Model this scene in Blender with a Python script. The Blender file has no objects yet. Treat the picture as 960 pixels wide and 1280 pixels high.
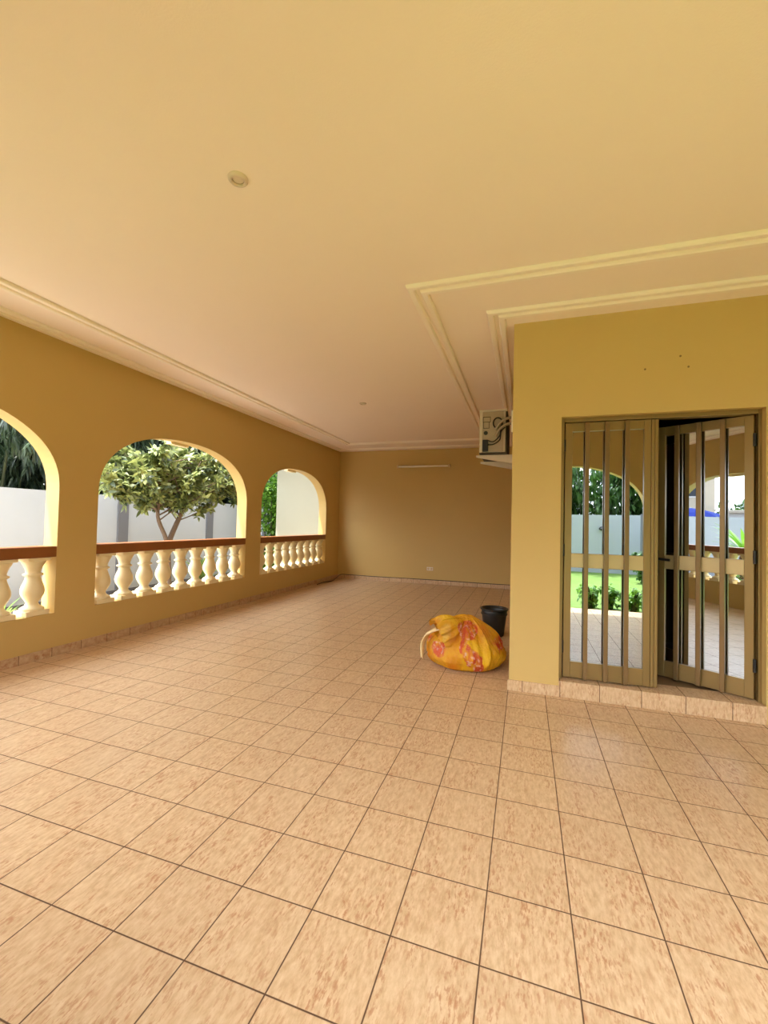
import bpy, bmesh, math, random
from mathutils import Vector, Matrix, noise
random.seed(7)
sc = bpy.context.scene
COL = sc.collection
PI = math.pi
R = math.radians

# ------------------------------------------------------------------ helpers
def link(o):
    COL.objects.link(o); return o

def tag(o, label=None, cat=None, group=None, kind=None):
    if label: o['label'] = label
    if cat: o['category'] = cat
    if group: o['group'] = group
    if kind: o['kind'] = kind
    return o

def obj(name, bm, mat, parent=None, smooth=False):
    bmesh.ops.recalc_face_normals(bm, faces=bm.faces[:])
    me = bpy.data.meshes.new(name); bm.to_mesh(me); bm.free()
    if mat: me.materials.append(mat)
    if smooth:
        for p in me.polygons: p.use_smooth = True
    o = link(bpy.data.objects.new(name, me))
    if parent: o.parent = parent
    return o

def raw(name, verts, faces, mat, parent=None, smooth=False):
    me = bpy.data.meshes.new(name); me.from_pydata(verts, [], faces); me.update()
    if mat: me.materials.append(mat)
    if smooth:
        for p in me.polygons: p.use_smooth = True
    o = link(bpy.data.objects.new(name, me))
    if parent: o.parent = parent
    return o

def thing(name, label, cat, loc=(0, 0, 0), rz=0, group=None, kind=None):
    o = bpy.data.objects.new(name, None); link(o)
    o.empty_display_size = .1
    o.location = loc; o.rotation_euler = (0, 0, rz)
    return tag(o, label, cat, group, kind)

def copy_tree(o, parent=None):
    c = o.copy(); link(c)
    if parent: c.parent = parent
    for ch in o.children: copy_tree(ch, c)
    return c

def box(bm, x0, x1, y0, y1, z0, z1, bev=0):
    r = bmesh.ops.create_cube(bm, size=1)
    vs = r['verts']
    for v in vs:
        v.co = Vector((x0 + (v.co.x + .5) * (x1 - x0), y0 + (v.co.y + .5) * (y1 - y0), z0 + (v.co.z + .5) * (z1 - z0)))
    if bev:
        es = list({e for v in vs for e in v.link_edges})
        bmesh.ops.bevel(bm, geom=es, offset=bev, segments=2, affect='EDGES', profile=.5)

def lathe(bm, prof, n=28, cx=0, cy=0, cap=True):
    rings = []
    for r, z in prof:
        rings.append([bm.verts.new((cx + r * math.cos(2 * PI * i / n), cy + r * math.sin(2 * PI * i / n), z)) for i in range(n)])
    for a, b in zip(rings, rings[1:]):
        for i in range(n):
            bm.faces.new((a[i], a[(i + 1) % n], b[(i + 1) % n], b[i]))
    if cap:
        bm.faces.new(rings[0][::-1]); bm.faces.new(rings[-1])

def tube(bm, pts, rad, n=8, cap=True):
    pts = [Vector(p) for p in pts]
    if not isinstance(rad, (list, tuple)): rad = [rad] * len(pts)
    rings = []; prev = None
    for i, p in enumerate(pts):
        d = (pts[min(i + 1, len(pts) - 1)] - pts[max(i - 1, 0)])
        if d.length < 1e-6: d = Vector((0, 0, 1))
        d.normalize()
        ref = prev if prev is not None else (Vector((0, 0, 1)) if abs(d.z) < .9 else Vector((1, 0, 0)))
        u = (ref - d * ref.dot(d)); u.normalize(); w = d.cross(u); prev = u
        rings.append([bm.verts.new(p + (u * math.cos(2 * PI * k / n) + w * math.sin(2 * PI * k / n)) * rad[i]) for k in range(n)])
    for a, b in zip(rings, rings[1:]):
        for k in range(n): bm.faces.new((a[k], a[(k + 1) % n], b[(k + 1) % n], b[k]))
    if cap: bm.faces.new(rings[0][::-1]); bm.faces.new(rings[-1])

def spline(pts, n=8):
    pts = [Vector(p) for p in pts]; out = []
    for i in range(len(pts) - 1):
        p0 = pts[max(i - 1, 0)]; p1 = pts[i]; p2 = pts[i + 1]; p3 = pts[min(i + 2, len(pts) - 1)]
        for k in range(n):
            t = k / n
            out.append(.5 * ((2 * p1) + (p2 - p0) * t + (2 * p0 - 5 * p1 + 4 * p2 - p3) * t * t + (3 * p1 - p0 - 3 * p2 + p3) * t ** 3))
    out.append(pts[-1]); return out

# ------------------------------------------------------------------ materials
class NT:
    def __init__(s, name):
        s.m = bpy.data.materials.new(name); s.m.use_nodes = True
        s.t = s.m.node_tree; s.b = s.t.nodes['Principled BSDF']; s.out = s.t.nodes['Material Output']
    def n(s, typ, **kw):
        nd = s.t.nodes.new(typ)
        for k, v in kw.items():
            if k.startswith('_'): setattr(nd, k[1:], v)
            else: nd.inputs[k.replace('__', ' ')].default_value = v
        return nd
    def l(s, a, b): s.t.links.new(a, b)
    def math(s, op, a, b=None, c=None):
        nd = s.t.nodes.new('ShaderNodeMath'); nd.operation = op
        for i, v in enumerate((a, b, c)):
            if v is None: continue
            if isinstance(v, (int, float)): nd.inputs[i].default_value = v
            else: s.l(v, nd.inputs[i])
        return nd.outputs[0]
    def mix(s, fac, a, b, mode='MIX'):
        nd = s.t.nodes.new('ShaderNodeMix'); nd.data_type = 'RGBA'; nd.blend_type = mode
        for i, v in ((0, fac), (6, a), (7, b)):
            if isinstance(v, (int, float)): nd.inputs[i].default_value = v
            elif isinstance(v, (tuple, list)): nd.inputs[i].default_value = (*v[:3], 1)
            else: s.l(v, nd.inputs[i])
        return nd.outputs[2]
    def ramp(s, fac, stops):
        nd = s.t.nodes.new('ShaderNodeValToRGB'); cr = nd.color_ramp
        while len(cr.elements) < len(stops): cr.elements.new(.5)
        for e, (p, c) in zip(cr.elements, stops):
            e.position = p; e.color = (*c, 1) if len(c) == 3 else c
        s.l(fac, nd.inputs[0]); return nd.outputs[0]
    def noise(s, vec, scale, detail=4, rough=.5):
        nd = s.n('ShaderNodeTexNoise'); nd.inputs['Scale'].default_value = scale
        nd.inputs['Detail'].default_value = detail; nd.inputs['Roughness'].default_value = rough
        if vec is not None: s.l(vec, nd.inputs['Vector'])
        return nd.outputs['Fac']
    def coord(s, which='Object'): return s.n('ShaderNodeTexCoord').outputs[which]
    def mapping(s, vec, scale=(1, 1, 1), loc=(0, 0, 0)):
        nd = s.n('ShaderNodeMapping'); nd.inputs['Scale'].default_value = scale; nd.inputs['Location'].default_value = loc
        s.l(vec, nd.inputs['Vector']); return nd.outputs[0]
    def bump(s, h, strength=.2, dist=.01):
        nd = s.n('ShaderNodeBump'); nd.inputs['Strength'].default_value = strength; nd.inputs['Distance'].default_value = dist
        s.l(h, nd.inputs['Height']); s.l(nd.outputs[0], s.b.inputs['Normal'])

def plain(name, col, rough=.5, metal=0, var=.06, scale=6, bump=0, bscale=120, spec=.5):
    t = NT(name); v = t.coord()
    f = t.noise(v, scale, 5, .6)
    a = tuple(max(0, c * (1 - var)) for c in col); b = tuple(min(1, c * (1 + var)) for c in col)
    c = t.mix(f, a, b); t.l(c, t.b.inputs['Base Color'])
    t.b.inputs['Roughness'].default_value = rough; t.b.inputs['Metallic'].default_value = metal
    t.b.inputs['Specular IOR Level'].default_value = spec
    if bump: t.bump(t.noise(v, bscale, 3), bump, .003)
    return t.m

M = {}
M['wall'] = plain('cream_plaster', (.59, .415, .15), .55, var=.03, scale=1.5, bump=.25, bscale=90, spec=.3)
M['ceiling'] = plain('cream_ceiling_paint', (.89, .755, .635), .7, var=.02, scale=1.0, bump=.2, bscale=110, spec=.2)
M['moulding'] = plain('ivory_moulding_paint', (.90, .79, .66), .6, var=.02, spec=.3)
M['baluster'] = plain('ivory_baluster_paint', (.84, .72, .45), .5, var=.05, scale=9, bump=.2, bscale=60)
M['annex'] = plain('pale_plaster', (.44, .43, .335), .7, var=.04, scale=1.2, bump=.2)
M['rail'] = plain('brown_rail_paint', (.26, .088, .018), .5, var=.12, scale=7, bump=.1)
M['white_wall'] = plain('white_boundary_paint', (.44, .46, .49), .8, var=.05, scale=1.3, bump=.2)
M['grey_pilaster'] = plain('grey_pilaster_paint', (.15, .15, .165), .8, var=.06, scale=2)
M['alu'] = plain('bronze_anodised_aluminium', (.28, .185, .065), .36, .5, var=.06, scale=3)
M['alu_sheen'] = plain('bronze_aluminium_floor_sheen', (.52, .40, .20), .42, .5, var=.04)  # bronze lightened to paint in the bright floor reflected by the middle rail
M['alu_dark'] = plain('dark_bronze_bar', (.23, .145, .06), .32, .55, var=.08, scale=4)
M['black'] = plain('black_plastic', (.012, .011, .011), .4, var=.2)
M['black_matte'] = plain('black_rubber', (.016, .013, .012), .7, var=.2)
M['ac'] = plain('aged_white_metal', (.62, .55, .42), .45, var=.08, scale=10)
M['ac_inner'] = plain('exposed_zinc_plate', (.45, .37, .25), .5, var=.15, scale=16)
M['bracket'] = plain('white_painted_bracket', (.72, .62, .46), .5, var=.08, scale=8)
M['coil'] = plain('dark_condenser_fins', (.05, .035, .02), .6, var=.2, scale=30)
M['copper'] = plain('grey_foam_pipe', (.40, .34, .25), .7, var=.1, scale=20)
M['plastic_white'] = plain('white_plastic', (.78, .74, .64), .4, var=.03)
M['lamp_metal'] = plain('aged_batten_metal', (.66, .52, .30), .4, var=.05)
M['tube'] = plain('unlit_tube_glass', (.92, .88, .76), .2, var=.02)
M['bark'] = plain('grey_brown_bark', (.12, .08, .055), .85, var=.35, scale=18, bump=.5, bscale=40)
M['dark_bark'] = plain('dark_culm', (.05, .06, .02), .7, var=.3, scale=12)
M['soil'] = plain('dark_soil', (.06, .045, .035), .95, var=.5, scale=14, bump=.6, bscale=30)
M['paving'] = plain('grey_concrete', (.52, .49, .44), .85, var=.15, scale=3, bump=.2)
M['slate'] = plain('dark_stone', (.05, .045, .042), .7, var=.2, scale=6)
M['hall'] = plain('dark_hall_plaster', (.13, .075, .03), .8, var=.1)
M['wood'] = plain('dark_brown_wood', (.11, .045, .018), .5, var=.3, scale=8)
M['building'] = plain('far_cream_render', (.62, .54, .42), .8, var=.05)
M['far_white'] = plain('far_white_render', (.75, .75, .74), .8, var=.04)
M['window_dark'] = plain('dark_window', (.03, .035, .045), .2, var=.1)
M['blue'] = plain('blue_canvas', (.008, .018, .13), 1, var=.1, spec=.1)
M['ring'] = plain('cream_lamp_ring', (.66, .54, .42), .6, var=.03)
M['plug'] = plain('dull_wall_plug', (.22, .14, .05), .6, var=.1)
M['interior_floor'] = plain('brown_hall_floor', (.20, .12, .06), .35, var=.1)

def leafmat(name, c1, c2, rough=.45, trans=.35, dark=None):
    t = NT(name)
    oi = t.n('ShaderNodeNewGeometry')
    col = t.ramp(oi.outputs['Random Per Island'], [(0, c1), (1, c2)])
    t.l(col, t.b.inputs['Base Color']); t.b.inputs['Roughness'].default_value = rough
    tr = t.n('ShaderNodeBsdfTranslucent'); t.l(col, tr.inputs['Color'])
    ms = t.n('ShaderNodeMixShader'); ms.inputs[0].default_value = trans
    t.l(t.b.outputs[0], ms.inputs[1]); t.l(tr.outputs[0], ms.inputs[2]); t.l(ms.outputs[0], t.out.inputs['Surface'])
    return t.m
M['leaf_tree'] = leafmat('pale_tree_leaf', (.022, .045, .010), (.34, .38, .12), .36, .24)  # random leaf tones, widened to paint in specular highlights and dark shade
M['leaf_bamboo'] = leafmat('dark_bamboo_leaf', (.012, .028, .012), (.06, .095, .045), .4, .25)
M['leaf_bright'] = leafmat('bright_bush_leaf', (.07, .20, .015), (.26, .48, .06), .4, .4)
M['leaf_mid'] = leafmat('mid_green_leaf', (.03, .09, .015), (.13, .26, .05), .4, .3)
M['leaf_yucca'] = leafmat('sword_leaf', (.08, .20, .03), (.32, .46, .10), .4, .3)

# floor tile: rectangular grid, streaky terracotta cream
TS, TOX, TOY = .30, -.4207, 1.7597
def tile_mat(name, axes=('X', 'Y'), off=(TOX, TOY), size=(TS, TS), rough=.30, grout_w=.0065, tint=(1, 1, 1)):
    t = NT(name); v = t.coord()
    sp = t.n('ShaderNodeSeparateXYZ'); t.l(v, sp.inputs[0])
    a, b = sp.outputs[axes[0]], sp.outputs[axes[1]]
    ua = t.math('DIVIDE', t.math('SUBTRACT', a, off[0]), size[0]); ub = t.math('DIVIDE', t.math('SUBTRACT', b, off[1]), size[1])
    fa, fb = t.math('FRACT', ua), t.math('FRACT', ub)
    ea = t.math('MULTIPLY', t.math('MINIMUM', fa, t.math('SUBTRACT', 1, fa)), size[0])
    eb = t.math('MULTIPLY', t.math('MINIMUM', fb, t.math('SUBTRACT', 1, fb)), size[1])
    e = t.math('MINIMUM', ea, eb)
    mr = t.n('ShaderNodeMapRange', From__Min=grout_w * .25, From__Max=grout_w * .5); t.l(e, mr.inputs['Value'])
    face = mr.outputs[0]
    # per-tile random
    cb = t.n('ShaderNodeCombineXYZ'); t.l(t.math('FLOOR', ua), cb.inputs[0]); t.l(t.math('FLOOR', ub), cb.inputs[1])
    wn = t.n('ShaderNodeTexWhiteNoise'); t.l(cb.outputs[0], wn.inputs['Vector'])
    rnd = wn.outputs['Value']; rc = wn.outputs['Color']
    # shifted streak coordinates
    sh = t.n('ShaderNodeVectorMath', _operation='SCALE'); t.l(rc, sh.inputs[0]); sh.inputs['Scale'].default_value = 7
    ad = t.n('ShaderNodeVectorMath', _operation='ADD'); t.l(v, ad.inputs[0]); t.l(sh.outputs[0], ad.inputs[1])
    s1 = t.noise(t.mapping(ad.outputs[0], (58, 20, 20)), 1.0, 5, .62)
    s2 = t.noise(t.mapping(ad.outputs[0], (105, 30, 30)), 1.0, 4, .65)
    s3 = t.noise(t.mapping(ad.outputs[0], (14, 3.5, 5), (3, 9, 1)), 1.0, 3, .5)
    base = t.ramp(s1, [(.30, (.50 * tint[0], .325 * tint[1], .175 * tint[2])), (.52, (.63 * tint[0], .445 * tint[1], .262 * tint[2])), (.72, (.72 * tint[0], .55 * tint[1], .35 * tint[2]))])
    vein = t.math('MULTIPLY', t.ramp(s2, [(.50, (0, 0, 0)), (.62, (1, 1, 1))]), t.ramp(s3, [(.38, (0, 0, 0)), (.60, (1, 1, 1))]))
    c = t.mix(t.math('MULTIPLY', vein, .8), base, (.40, .17, .075))
    c = t.mix(t.math('MULTIPLY', rnd, .22), c, (.50, .34, .20))
    c = t.mix(face, (.11, .055, .027), c)
    t.l(c, t.b.inputs['Base Color'])
    rr = t.math('ADD', t.math('MULTIPLY', s1, .10), rough - .03)
    t.l(t.math('ADD', rr, t.math('MULTIPLY', t.math('SUBTRACT', 1, face), .5)), t.b.inputs['Roughness'])
    t.b.inputs['Specular IOR Level'].default_value = .38
    # tiny tile tilt + recessed joint
    h = t.math('ADD', t.math('MULTIPLY', face, 1.0), t.math('MULTIPLY', s1, .05))
    t.bump(h, .35, .002)
    return t.m
M['tile'] = tile_mat('streaked_floor_tile')
M['skirt_left'] = tile_mat('skirting_tile_left', ('Y', 'Z'), (1.62, -.5), (.30, 2), .35, tint=(.85, .82, .8))
M['skirt_back'] = tile_mat('skirting_tile_back', ('X', 'Z'), (TOX, -.5), (.30, 2), .35)
M['step_tile'] = tile_mat('step_riser_tile', ('X', 'Z'), (.295, -.5), (.30, 2), .35)

# mirror-coated door glass
t = NT('mirror_coated_door_glass')
gl = t.n('ShaderNodeBsdfGlossy'); gl.inputs['Color'].default_value = (.78, .87, .97, 1); gl.inputs['Roughness'].default_value = .004
tr = t.n('ShaderNodeBsdfTransparent'); tr.inputs['Color'].default_value = (.30, .26, .20, 1)
ms = t.n('ShaderNodeMixShader'); ms.inputs[0].default_value = .60
wob = t.noise(t.coord(), 1.6, 1); bp = t.n('ShaderNodeBump'); bp.inputs['Strength'].default_value = .02; bp.inputs['Distance'].default_value = .02
t.l(wob, bp.inputs['Height']); t.l(bp.outputs[0], gl.inputs['Normal'])
t.l(tr.outputs[0], ms.inputs[1]); t.l(gl.outputs[0], ms.inputs[2]); t.l(ms.outputs[0], t.out.inputs['Surface'])
M['glass'] = t.m

# lawn
t = NT('lawn_grass'); v = t.coord()
c = t.mix(t.noise(v, 1.2, 4), (.12, .23, .02), (.26, .36, .06)); c = t.mix(t.math('MULTIPLY', t.noise(v, 60, 4, .7), .6), c, (.07, .15, .015))
t.l(c, t.b.inputs['Base Color']); t.b.inputs['Roughness'].default_value = .9; t.bump(t.noise(v, 90, 4, .7), .8, .03)
M['lawn'] = t.m

# yellow printed plastic bag
t = NT('yellow_printed_bag_plastic'); v = t.coord()
f3 = t.noise(v, 3.5, 4); f2 = t.noise(v, 22, 4, .65)
base = t.mix(t.ramp(f3, [(.35, (0, 0, 0)), (.65, (1, 1, 1))]), (.66, .20, .004), (.84, .50, .012))
nzv = t.n('ShaderNodeTexNoise'); nzv.inputs['Scale'].default_value = 9; nzv.inputs['Detail'].default_value = 3; t.l(v, nzv.inputs['Vector'])
off = t.n('ShaderNodeVectorMath', _operation='SCALE'); t.l(nzv.outputs['Color'], off.inputs[0]); off.inputs['Scale'].default_value = .14
vv = t.n('ShaderNodeVectorMath', _operation='ADD'); t.l(v, vv.inputs[0]); t.l(off.outputs[0], vv.inputs[1])
red = None
for (px_, py_, pz_), (sx_, sy_, sz_), sh in (((.11, -.17, .46), (.075, .3, .10), 0), ((.16, -.28, .24), (.07, .3, .16), .55), ((-.17, -.28, .29), (.085, .3, .075), 0), ((.34, .1, .30), (.12, .2, .10), 0), ((-.26, .2, .33), (.14, .2, .1), 0), ((.05, .36, .25), (.2, .3, .13), 0)):
    sp = t.n('ShaderNodeSeparateXYZ'); t.l(vv.outputs[0], sp.inputs[0])
    zc = t.math('SUBTRACT', sp.outputs[2], pz_)
    xc = t.math('ADD', t.math('SUBTRACT', sp.outputs[0], px_), t.math('MULTIPLY', zc, sh))
    d2 = t.math('ADD', t.math('ADD', t.math('POWER', t.math('ABSOLUTE', t.math('DIVIDE', xc, sx_)), 2), t.math('POWER', t.math('ABSOLUTE', t.math('DIVIDE', t.math('SUBTRACT', sp.outputs[1], py_), sy_)), 2)), t.math('POWER', t.math('ABSOLUTE', t.math('DIVIDE', zc, sz_)), 2))
    mk = t.n('ShaderNodeMapRange', From__Min=1.15, From__Max=.85); t.l(d2, mk.inputs['Value'])
    red = mk.outputs[0] if red is None else t.math('MAXIMUM', red, mk.outputs[0])
c = t.mix(t.math('MULTIPLY', red, t.ramp(t.noise(t.mapping(v, (1, 1, .35)), 20, 3), [(.35, (.25, .25, .25)), (.55, (.95, .95, .95))])), base, (.62, .07, .02))
wht = t.math('MULTIPLY', red, t.ramp(f2, [(.54, (0, 0, 0)), (.62, (1, 1, 1))]))
c = t.mix(t.math('MULTIPLY', wht, .7), c, (.85, .52, .36))
pale = t.ramp(t.noise(t.mapping(v, (1, 1, .6), (9, 3, 2)), 6, 2), [(.60, (0, 0, 0)), (.70, (1, 1, 1))])
c = t.mix(t.math('MULTIPLY', pale, .4), c, (.75, .52, .14))
t.l(c, t.b.inputs['Base Color']); t.b.inputs['Roughness'].default_value = .24
t.bump(t.noise(t.mapping(v, (1, 1, .45)), 38, 6, .65), 1.0, .025)
M['bag'] = t.m
M['bag_pale'] = plain('pale_bag_film', (.80, .60, .30), .35, var=.12, scale=9, bump=.4, bscale=30)

# ------------------------------------------------------------------ dimensions
XL, XO = -4.51, -4.70          # left wall inner / outer face
YB = 10.08                     # back wall
YD = 3.93                      # door wall face
XC = -.114                     # corner of the door block
YR, YRO = -.06, -.25           # rear (entrance) wall
XE = 8.6                       # right end
ZC = 3.2
SILL, SPR, TOPZ = .435, 1.68, 2.485
RB, RT = 1.0, 1.108

# ------------------------------------------------------------------ arched walls
def arch_curve(a, b, spr, top, n=44, p=2.3):
    c = (a + b) / 2; h = (b - a) / 2; out = []
    for i in range(n + 1):
        t_ = PI - PI * i / n
        cs, sn = math.cos(t_), math.sin(t_)
        x = c + h * math.copysign(abs(cs) ** (2 / p), cs); z = spr + (top - spr) * abs(sn) ** (2 / p)
        out.append((x, z))
    return out

def arched_wall(name, u0, u1, z0, z1, opens, P, mat, t0, t1):
    """opens: (a,b,sill); P(u,t,z)->point ; wall between t0 (inner) and t1 (outer)"""
    bm = bmesh.new()
    def quad(pts):
        bm.faces.new([bm.verts.new(P(*p)) for p in pts])
    def both(poly):
        quad([(u, t0, z) for u, z in poly]); quad([(u, t1, z) for u, z in reversed(poly)])
    cur = u0
    for a, b, sill in opens:
        both([(cur, z0), (a, z0), (a, SPR), (a, z1), (cur, z1)])
        if sill > z0:
            both([(a, z0), (b, z0), (b, sill), (a, sill)])
            quad([(a, t0, sill), (b, t0, sill), (b, t1, sill), (a, t1, sill)])
        cv = arch_curve(a, b, SPR, TOPZ)
        for (x0, q0), (x1, q1) in zip(cv, cv[1:]):
            both([(x0, q0), (x1, q1), (x1, z1), (x0, z1)])
            quad([(x0, t0, q0), (x1, t0, q1), (x1, t1, q1), (x0, t1, q0)])
        for x in (a, b):
            quad([(x, t0, sill), (x, t0, SPR), (x, t1, SPR), (x, t1, sill)])
        cur = b
    both([(cur, z0), (u1, z0), (u1, z1), (cur, z1)])
    for x in (u0, u1): quad([(x, t0, z0), (x, t0, z1), (x, t1, z1), (x, t1, z0)])
    quad([(u0, t0, z1), (u1, t0, z1), (u1, t1, z1), (u0, t1, z1)])
    bmesh.ops.remove_doubles(bm, verts=bm.verts[:], dist=1e-4)
    return obj(name, bm, mat)

AL = [(.46, 3.135), (3.56, 6.245), (6.68, 9.335)]
w = arched_wall('wall_left', YRO, YB, -.12, ZC, [(a, b, SILL) for a, b in AL], lambda u, t_, z: (t_, u, z), M['wall'], XL, XO)
tag(w, 'left cream plaster wall pierced by three balustraded arches', 'wall', kind='structure')
AR = [(-4.06, -1.39, SILL), (-.77, 1.90, 0.0), (2.34, 5.01, 0.0)]  # third arch is unseen, kept open to send daylight onto the door wall
w = arched_wall('wall_rear', XO, XE, 0.0, ZC, AR, lambda u, t_, z: (u, t_, z), M['wall'], YR, YRO)
tag(w, 'arcaded veranda wall around the camera, mirrored in the door glass', 'wall', kind='structure')
w = arched_wall('wall_right', YRO, YD + .17, 0.0, ZC, [], lambda u, t_, z: (t_, u, z), M['wall'], XE, XE + .19)
tag(w, 'right end veranda wall, outside the frame', 'wall', kind='structure')

def keystone(name, P, c, parent):
    bm = bmesh.new()
    prof = [(-.16, TOPZ - .035), (.16, TOPZ - .035), (.23, TOPZ + .25), (-.23, TOPZ + .25)]
    f = [bm.verts.new(P(c + u, 0.02, z)) for u, z in prof]; g = [bm.verts.new(P(c + u, -.07, z)) for u, z in prof]
    bm.faces.new(f); bm.faces.new(g[::-1])
    for i in range(4): bm.faces.new((f[i], f[(i + 1) % 4], g[(i + 1) % 4], g[i]))
    return obj(name, bm, M['baluster'], parent)
wl = bpy.data.objects['wall_left']
for a, b in AL: keystone('keystone', lambda u, d, z: (XO + d, u, z), (a + b) / 2, wl)
wr = bpy.data.objects['wall_rear']
for a, b, s in AR: keystone('keystone', lambda u, d, z: (u, YRO + d, z), (a + b) / 2, wr)

bm = bmesh.new(); box(bm, -6.33, .08, YB, YB + .2, -.12, ZC)
tag(obj('wall_back', bm, M['wall']), 'plain cream back wall of the veranda', 'wall', kind='structure')
bm = bmesh.new(); box(bm, -6.33, XO, YB - .012, YB, -.12, 3.6)
tag(obj('wall_annex', bm, M['annex']), 'pale wall seen through the far arch', 'wall', kind='structure')

# door block
OX0, OX1, OZ = .285, 1.705, 2.352
bm = bmesh.new()
box(bm, XC, OX0, YD, YD + .2, 0, ZC); box(bm, OX0, OX1, YD, YD + .2, OZ, ZC); box(bm, OX1, XE, YD, YD + .2, 0, ZC)
box(bm, XC, XC + .19, YD + .2, YB, 0, ZC)
tag(obj('wall_door', bm, M['wall']), 'cream plaster wall block with the barred double door', 'wall', kind='structure')

# floor, ceiling
bm = bmesh.new(); box(bm, XL, XE, YRO, YB, -.12, 0)
tag(obj('floor', bm, M['tile']), 'veranda floor of streaked terracotta cream square tiles', 'floor', kind='structure')
bm = bmesh.new(); box(bm, -5.10, XE + .6, -1.0, YB + .3, ZC, ZC + .25)
tag(obj('ceiling', bm, M['ceiling']), 'flat cream painted veranda ceiling', 'ceiling', kind='structure')

bm = bmesh.new(); box(bm, -6.9, -5.10, 8.85, YB + .3, ZC + .3, ZC + .5)  # unseen eave, added to keep direct sun off the annex wall
tag(obj('shade_eave_annex', bm, M['annex']), 'added unseen eave slab shading the pale annex wall from the sun', 'roof', kind='structure')

# ceiling mouldings (mitred loops)
def loop_trim(name, pts, prof, label):
    n = len(pts); bm = bmesh.new(); rings = []
    for i in range(n):
        p = Vector(pts[i]); a = Vector(pts[i - 1]); b = Vector(pts[(i + 1) % n])
        d1 = (p - a).normalized(); d2 = (b - p).normalized()
        n1 = Vector((d1.y, -d1.x)); n2 = Vector((d2.y, -d2.x))
        mtr = (n1 + n2) / (1 + n1.dot(n2))
        rings.append([bm.verts.new((p.x + mtr.x * d, p.y + mtr.y * d, ZC - h)) for d, h in prof])
    for i in range(n):
        A, B = rings[i], rings[(i + 1) % n]
        for k in range(len(prof) - 1): bm.faces.new((A[k], A[k + 1], B[k + 1], B[k]))
    return tag(obj(name, bm, M['moulding']), label, 'moulding', kind='structure')
def ridge(c, w_, h): return [(c - w_ / 2 - .006, .0015), (c - w_ / 2, h * .75), (c - w_ / 2 + .008, h), (c + w_ / 2 - .008, h), (c + w_ / 2, h * .75), (c + w_ / 2 + .006, .0015)]
PR = ridge(-.045, .05, .028) + ridge(.045, .05, .028)
loop_trim('trim_1', [(-3.85, .72), (-3.85, 9.02), (-.80, 9.02), (-.80, 3.13), (7.9, 3.13), (7.9, .72)], PR, 'double ridged moulding frame set in from the ceiling edge')
loop_trim('trim_2', [(-4.36, .2), (-4.36, 9.70), (-.255, 9.70), (-.255, 3.69), (8.4, 3.69), (8.4, .2)], PR, 'double ridged moulding frame close to the walls')

# skirting
bm = bmesh.new(); box(bm, XL, XL + .012, YR, YB, 0, .088)
tag(obj('baseboard_left', bm, M['skirt_left']), 'tiled skirting along the arched left wall', 'skirting', kind='structure')
bm = bmesh.new(); box(bm, XL + .012, XC, YB - .012, YB, 0, .088)
tag(obj('baseboard_back', bm, M['skirt_back']), 'tiled skirting along the back wall', 'skirting', kind='structure')
bm = bmesh.new(); box(bm, XC - .012, OX0, YD - .012, YD, 0, .088); box(bm, XC - .012, XC, YD, YB - .012, 0, .088); box(bm, OX1 + .03, XE, YD - .012, YD, 0, .088)
tag(obj('baseboard_door', bm, M['step_tile']), 'tiled skirting round the foot of the door wall', 'skirting', kind='structure')
bm = bmesh.new(); box(bm, OX0, OX1, YD - .012, YD + .22, 0, .132, .003)
tag(obj('trim_3', bm, M['step_tile']), 'tiled threshold step below the barred double door', 'step', kind='structure')

# ------------------------------------------------------------------ balustrades
def baluster_proto():
    root = thing('baluster', '', 'baluster')
    bm = bmesh.new()
    H = RB - SILL
    prof = [(.062, .045), (.098, .05), (.100, .065), (.086, .078), (.062, .092), (.050, .112), (.052, .130), (.074, .165), (.093, .205), (.098, .235),
            (.094, .270), (.080, .310), (.066, .350), (.061, .378), (.064, .384), (.081, .388), (.083, .398), (.081, .406), (.064, .410), (.061, .422),
            (.066, .450), (.080, .485), (.094, .512), (.100, .528), (.100, .535)]
    lathe(bm, prof, 28)
    obj('shaft', bm, M['baluster'], root, True)
    bm = bmesh.new(); box(bm, -.095, .095, -.105, .105, 0, .05, .006); obj('plinth', bm, M['baluster'], root)
    bm = bmesh.new(); box(bm, -.095, .095, -.105, .105, .534, H, .006); obj('capital', bm, M['baluster'], root)
    return root
proto = baluster_proto(); first = [True]
ORD = ['first', 'second', 'third', 'fourth', 'fifth', 'sixth', 'seventh', 'eighth', 'ninth']
def place_bal(loc, rz, label, group):
    o = proto if first[0] else copy_tree(proto)
    first[0] = False
    o.location = loc; o.rotation_euler = (0, 0, rz); o['label'] = label; o['group'] = group
    return o
def bal_row(a, b, P, rz, lab, group):
    st = (b - a) / 9
    for k in range(9):
        place_bal(P(a + st * (k + .5)), rz, lab(k), group)
XM = (XL + XO) / 2 - .005
names = ['nearest left arch', 'middle arch framing the tree', 'far arch by the back wall']
short = ['nearest', 'middle', 'far']
for i, (a, b) in enumerate(AL):
    if i == 0:
        lab = lambda k: 'ivory baluster under the nearest left arch, %s counted from its right pier' % ORD[8 - k]
    else:
        lab = lambda k, i=i: 'ivory vase baluster, %s from the left under the %s' % (ORD[k], names[i])
    bal_row(a, b, lambda u: (XM, u, SILL), 0, lab, 'balusters under the %s left arch' % short[i])
bal_row(AR[0][0], AR[0][1], lambda u: (u, (YR + YRO) / 2, SILL), R(90), lambda k: 'ivory baluster of the arch mirrored in the open door leaf', 'balusters of the rear arch')

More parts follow.
